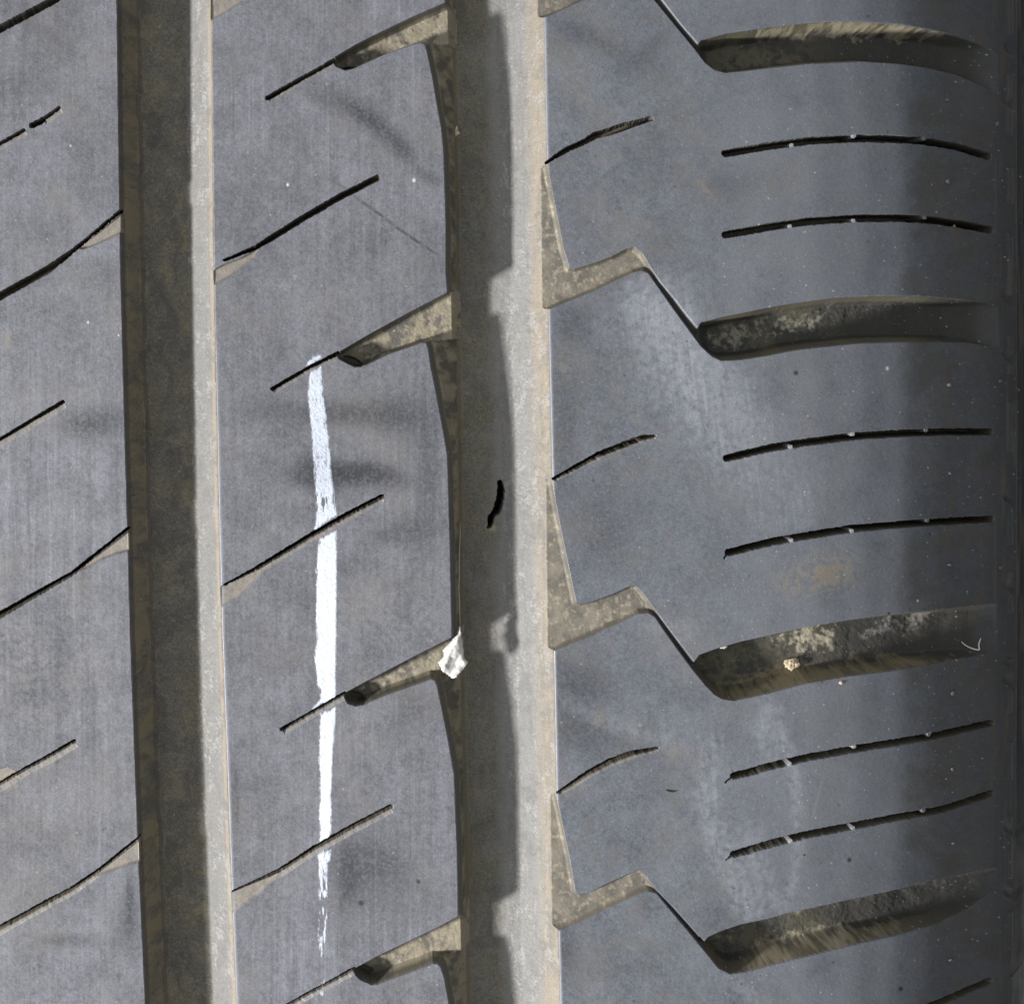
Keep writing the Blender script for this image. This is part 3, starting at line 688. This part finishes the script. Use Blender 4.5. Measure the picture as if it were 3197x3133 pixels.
# ------------------------------------------------------------------ materials
def mat_surface(name):
    m = bpy.data.materials.new(name); m.use_nodes = True; nt = m.node_tree; N = nt.nodes; L = nt.links
    b = N['Principled BSDF']
    a = N.new('ShaderNodeAttribute'); a.attribute_name = 'tint'
    g = N.new('ShaderNodeAttribute'); g.attribute_name = 'gloss'
    tc = N.new('ShaderNodeTexCoord'); ns = N.new('ShaderNodeTexNoise'); ns.inputs['Scale'].default_value = 9000; ns.inputs['Detail'].default_value = 3
    L.new(tc.outputs['Object'], ns.inputs['Vector'])
    mr = N.new('ShaderNodeMapRange'); mr.inputs['To Min'].default_value = .68; mr.inputs['To Max'].default_value = 1.32
    mr.inputs['From Min'].default_value = .25; mr.inputs['From Max'].default_value = .75
    L.new(ns.outputs['Fac'], mr.inputs['Value'])
    vm = N.new('ShaderNodeVectorMath'); vm.operation = 'SCALE'; L.new(a.outputs['Color'], vm.inputs[0]); L.new(mr.outputs[0], vm.inputs['Scale'])
    L.new(vm.outputs[0], b.inputs['Base Color'])
    L.new(g.outputs['Fac'], b.inputs['Roughness'])
    bp = N.new('ShaderNodeBump'); bp.inputs['Strength'].default_value = .35; bp.inputs['Distance'].default_value = .00004
    L.new(ns.outputs['Fac'], bp.inputs['Height']); L.new(bp.outputs[0], b.inputs['Normal'])
    b.inputs['Specular IOR Level'].default_value = .5
    return m
RUB = mat_surface('worn_rubber')
def mat_plain(name, colr, rough=.8, var=.3, scale=3000, bump=.5):
    m = bpy.data.materials.new(name); m.use_nodes = True; nt = m.node_tree; N = nt.nodes; L = nt.links; b = N['Principled BSDF']
    tc = N.new('ShaderNodeTexCoord'); ns = N.new('ShaderNodeTexNoise'); ns.inputs['Scale'].default_value = scale; ns.inputs['Detail'].default_value = 4
    L.new(tc.outputs['Object'], ns.inputs['Vector'])
    cr = N.new('ShaderNodeValToRGB'); cr.color_ramp.elements[0].position = .3; cr.color_ramp.elements[1].position = .7
    cr.color_ramp.elements[0].color = tuple(c * (1 - var) for c in colr) + (1,); cr.color_ramp.elements[1].color = tuple(min(c * (1 + var), .95) for c in colr) + (1,)
    L.new(ns.outputs['Fac'], cr.inputs[0]); L.new(cr.outputs[0], b.inputs['Base Color']); b.inputs['Roughness'].default_value = rough
    bp = N.new('ShaderNodeBump'); bp.inputs['Strength'].default_value = bump; bp.inputs['Distance'].default_value = .0001
    L.new(ns.outputs['Fac'], bp.inputs['Height']); L.new(bp.outputs[0], b.inputs['Normal'])
    return m

print("labels", time.time() - T0)
# ------------------------------------------------------------------ build the parts of the tyre
tyre = bpy.data.objects.new('tyre', None); col.objects.link(tyre); tyre.empty_display_size = .02
tyre['label'] = 'worn black rubber tyre tread with long grooves, slanted sipes and a white paint stripe'; tyre['category'] = 'tyre'
Pf = P3.reshape(-1, 3); Nf = N3.reshape(-1, 3).astype(np.float32); Cf = C.reshape(-1, 3); Gf = gloss.reshape(-1)
def build(idx):
    name, par, label = names[idx]
    rr, cc = np.nonzero(LAB == idx)
    if len(rr) == 0: return None
    v00 = rr * NC + cc
    quads = np.stack([v00, v00 + NC, v00 + NC + 1, v00 + 1], 1)      # rows run down the picture
    uniq, inv = np.unique(quads.ravel(), return_inverse=True)
    me = bpy.data.meshes.new(name)
    me.vertices.add(len(uniq)); me.vertices.foreach_set('co', Pf[uniq].ravel())
    nf = len(quads)
    me.loops.add(nf * 4); me.loops.foreach_set('vertex_index', inv.astype(np.int32).ravel())
    me.polygons.add(nf); me.polygons.foreach_set('loop_start', np.arange(0, nf * 4, 4, dtype=np.int32))
    me.polygons.foreach_set('use_smooth', np.ones(nf, bool))
    ca = me.attributes.new('tint', 'FLOAT_COLOR', 'POINT')
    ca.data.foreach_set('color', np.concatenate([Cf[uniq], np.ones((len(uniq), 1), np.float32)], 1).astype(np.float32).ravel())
    ga = me.attributes.new('gloss', 'FLOAT', 'POINT'); ga.data.foreach_set('value', Gf[uniq])
    me.update(calc_edges=True)
    me.normals_split_custom_set_from_vertices(Nf[uniq])
    me.materials.append(RUB)
    o = bpy.data.objects.new(name, me); col.objects.link(o)
    if label: o['label'] = label
    return o
objs = {}
for idx in sorted(names):
    o = build(idx)
    if o is not None: objs[idx] = o
for idx, o in objs.items():
    par = names[idx][1]
    o.parent = objs[par] if par in objs else tyre

print("built", time.time() - T0)
# ------------------------------------------------------------------ point and normal on the finished surface
def surf(x, y, lift=0.0, bare=True):
    """world point of the surface seen at photograph position x, y (lift in pixels above the unworn face)"""
    Uc = U[:, :len(cols_x)]; r = len(rows_y) // 2; c = 0
    for _ in range(4):
        c = int(np.clip(np.searchsorted(Uc[r], x), 1, len(cols_x) - 2)); r = int(np.clip(np.searchsorted(V[:, c], y), 1, NR - 2))
    p = A(X0[r, c], Y0[r, c], Z0[r, c]); n = A(NX[r, c], NY[r, c], NZ[r, c])
    d = 0 if bare else depth[r, c]
    return p - n * (d - lift) * K, n
from mathutils import Vector, Matrix
import bmesh
def frame(n):
    n = Vector(n).normalized(); t = Vector((1, 0, 0)); t = (t - n * t.dot(n)).normalized(); return t, n.cross(t), n
def mesh_obj(name, bm, mat, parent=None, smooth=True):
    me = bpy.data.meshes.new(name); bm.to_mesh(me); bm.free()
    if smooth: me.polygons.foreach_set('use_smooth', np.ones(len(me.polygons), bool))
    me.materials.append(mat); o = bpy.data.objects.new(name, me); col.objects.link(o)
    if parent is not None: o.parent = parent
    return o
def lump(x, y, rx, ry, rz, seed, lift=0, bare=False, sub=3, amp=.35):
    p, n = surf(x, y, lift, bare); t, b, n = frame(n)
    bm = bmesh.new(); bmesh.ops.create_icosphere(bm, subdivisions=sub, radius=1)
    from mathutils import noise
    for v in bm.verts:
        q = v.co * (1 + amp * noise.noise(v.co * 1.7 + Vector((seed, seed * 2, 0))) + amp * .5 * noise.noise(v.co * 4 + Vector((seed, 0, 3))))
        v.co = Vector(p) + t * q.x * rx * K + b * q.y * ry * K + n * (q.z * rz + rz * .35) * K
    return bm
def tube(path, rad, sides=6):
    bm = bmesh.new(); rings = []
    for i, p in enumerate(path):
        a = path[max(i - 1, 0)]; b = path[min(i + 1, len(path) - 1)]; d = (b - a).normalized()
        s = d.cross(Vector((0, 0, 1))).normalized(); u = s.cross(d)
        r = rad * (1 - .6 * abs(2 * i / (len(path) - 1) - 1)**3)
        rings.append([bm.verts.new(p + (s * math.cos(2*math.pi*k/sides) + u * math.sin(2*math.pi*k/sides)) * r) for k in range(sides)])
    for a, b in zip(rings, rings[1:]):
        for k in range(sides): bm.faces.new((a[k], a[(k+1) % sides], b[(k+1) % sides], b[k]))
    bm.faces.new(rings[0][::-1]); bm.faces.new(rings[-1])
    return bm
# mould vent nubs on the shoulder (parts of the tyre)
NUB = mat_plain('rubber_nub', (.10, .10, .105), .45, .3, 2500, .3)
for i, (x, y) in enumerate(((2956, 311), (2958, 565), (2964, 1200), (2966, 1475), (2966, 1760), (2974, 2163), (2973, 2398), (2975, 2629), (2968, 2993), (3112, 385), (3118, 1188), (3120, 1770))):
    bm = lump(x, y, 9 + i % 3, 5 + (i * 7) % 4, 5, i, sub=2, amp=.5)
    mesh_obj('vent_nub', bm, NUB, tyre)

# ------------------------------------------------------------------ loose things lying on the tyre
SCR = mat_plain('pale_scrap', (.46, .455, .43), .75, .2, 1500, .5)
PEB = mat_plain('tan_stone', (.46, .38, .26), .9, .4, 1600, .8)
LINT = mat_plain('pale_lint', (.60, .60, .58), .8, .1)
# torn white scrap caught in the mouth of a notch
sc_e = bpy.data.objects.new('torn_scrap', None); col.objects.link(sc_e)
p0, _ = surf(1415, 2075); sc_e.location = p0; sc_e.empty_display_size = .003
sc_e['label'] = 'torn white scrap stuck where the rib notch meets the groove'; sc_e['category'] = 'scrap'
out = pts("1435 1950 1430 1978 1405 2006 1382 2031 1386 2050 1367 2069 1378 2094 1396 2108 1411 2120 1423 2116 1444 2094 1463 2069 1449 2056 1446 2035 1443 2010 1440 1978")
bm = bmesh.new(); gs = 3.0
xs_ = np.arange(1360, 1470, gs); ys_ = np.arange(1945, 2126, gs); vid = {}
GX, GY = np.meshgrid(xs_, ys_); ins = inside_poly(out, GX, GY); dd_ = seg_dist(out, GX, GY, True)[0]
nz_ = (fbm(GX + 900, GY, 17, 17, 3, 2) - .5)
fold = np.abs(((GX - 1400) * .5 + (GY - 2050) * .25) / 17 % 2 - 1)
for lay, off in ((0, 0.0), (1, -5.0)):
    for i in range(len(ys_)):
        for j in range(len(xs_)):
            if ins[i, j] or dd_[i, j] < 2.2:
                p, n = surf(GX[i, j], GY[i, j], -20 + 13 * nz_[i, j] + 11 * fold[i, j] - 8 * max(0, (GX[i, j] - 1432) / 30) - 8 * max(0, (2000 - GY[i, j]) / 50) + min(dd_[i, j], 8) * .6 + off, True)
                vid[lay, i, j] = bm.verts.new(p - np.array(p0))
def q4(l, i, j): return [vid.get((l, i, j)), vid.get((l, i, j + 1)), vid.get((l, i + 1, j + 1)), vid.get((l, i + 1, j))]
edge_use = {}
for i in range(len(ys_) - 1):
    for j in range(len(xs_) - 1):
        a = q4(0, i, j); b = q4(1, i, j)
        if None in a: continue
        bm.faces.new(a[::-1]); bm.faces.new(b)
        for e in (((i, j), (i, j + 1)), ((i, j + 1), (i + 1, j + 1)), ((i + 1, j), (i + 1, j + 1)), ((i, j), (i + 1, j))): edge_use[e] = edge_use.get(e, 0) + 1
for (a, b), n in edge_use.items():
    if n == 1:
        try: bm.faces.new((vid[0, *a], vid[0, *b], vid[1, *b], vid[1, *a]))
        except ValueError: pass
bmesh.ops.recalc_face_normals(bm, faces=bm.faces)
bmesh.ops.smooth_vert(bm, verts=bm.verts, factor=.5, use_axis_x=True, use_axis_y=True, use_axis_z=True)
mesh_obj('scrap_body', bm, SCR, sc_e)
path = [Vector(surf(x, y, l, True)[0] - p0) for x, y, l in ((1437, 1958, -18), (1436, 1925, -40), (1437, 1890, -62), (1435, 1850, -70), (1437, 1800, -78), (1435, 1740, -82), (1440, 1680, -92), (1441, 1640, -96))]
mesh_obj('scrap_thread', tube(path, 1.1 * K), SCR, sc_e)

def loose(name, x, y, r, mat, label, cat, seed, group=None, rz=None, **kw):
    bm = lump(x, y, r[0], r[1], rz or min(r) * .7, seed, **kw)
    p = surf(x, y, 0, False)[0]
    bmesh.ops.translate(bm, verts=bm.verts, vec=-Vector(p))
    o = mesh_obj(name, bm, mat); o.location = p; o['label'] = label; o['category'] = cat
    if group: o['group'] = group
    return o
loose('grit_stone', 2502, 2092, (22, 20), PEB, 'tan crumb of stone lodged in the third lateral groove of the shoulder', 'stone', 4, amp=.45, sub=4)
loose('grit_crumb', 2263, 2022, (13, 6), SCR, 'small white fleck on the upper lip of the third lateral groove', 'crumb', 9, amp=.6)
loose('grit_crumb', 1426, 392, (9, 14), PEB, 'pale crumb stuck on the groove wall near the top of the photo', 'crumb', 12, amp=.7)
loose('grit_crumb', 2623, 2128, (6, 6), PEB, 'tiny tan crumb on the block just under the third lateral groove', 'crumb', 15, amp=.5)
loose('grit_crumb', 3001, 705, (6, 6), PEB, 'tiny tan crumb sitting in a long shoulder sipe near its right end', 'crumb', 18, amp=.5, lift=60)
def strand(name, pl, r, mat, label):
    pp = smoothpoly(np.array(pl, float), 2)
    p0 = surf(pl[0][0], pl[0][1], 0, False)[0]
    path = [Vector(surf(a[0], a[1], 1 + r, False)[0] - p0) for a in pp]
    # even out the height of the strand
    for _ in range(3): path = [path[0]] + [(path[i-1] + path[i] * 2 + path[i+1]) / 4 for i in range(1, len(path) - 1)] + [path[-1]]
    o = mesh_obj(name, tube(path, r * K), mat); o.location = p0; o['label'] = label; o['category'] = 'fibre'
strand('lint_fibre', [(3030, 2006), (3045, 2024), (3068, 2032), (3074, 2028), (3070, 2014), (3077, 1992)], 2.8, LINT, 'bent white fibre at the right end of the third lateral groove')
HAIR = mat_plain('dark_hair', (.02, .018, .016), .6, .2)
strand('dark_fibre', [(2077, 2463), (2088, 2467), (2100, 2469), (2111, 2465)], 2.2, HAIR, 'short dark fibre on the fourth shoulder block')
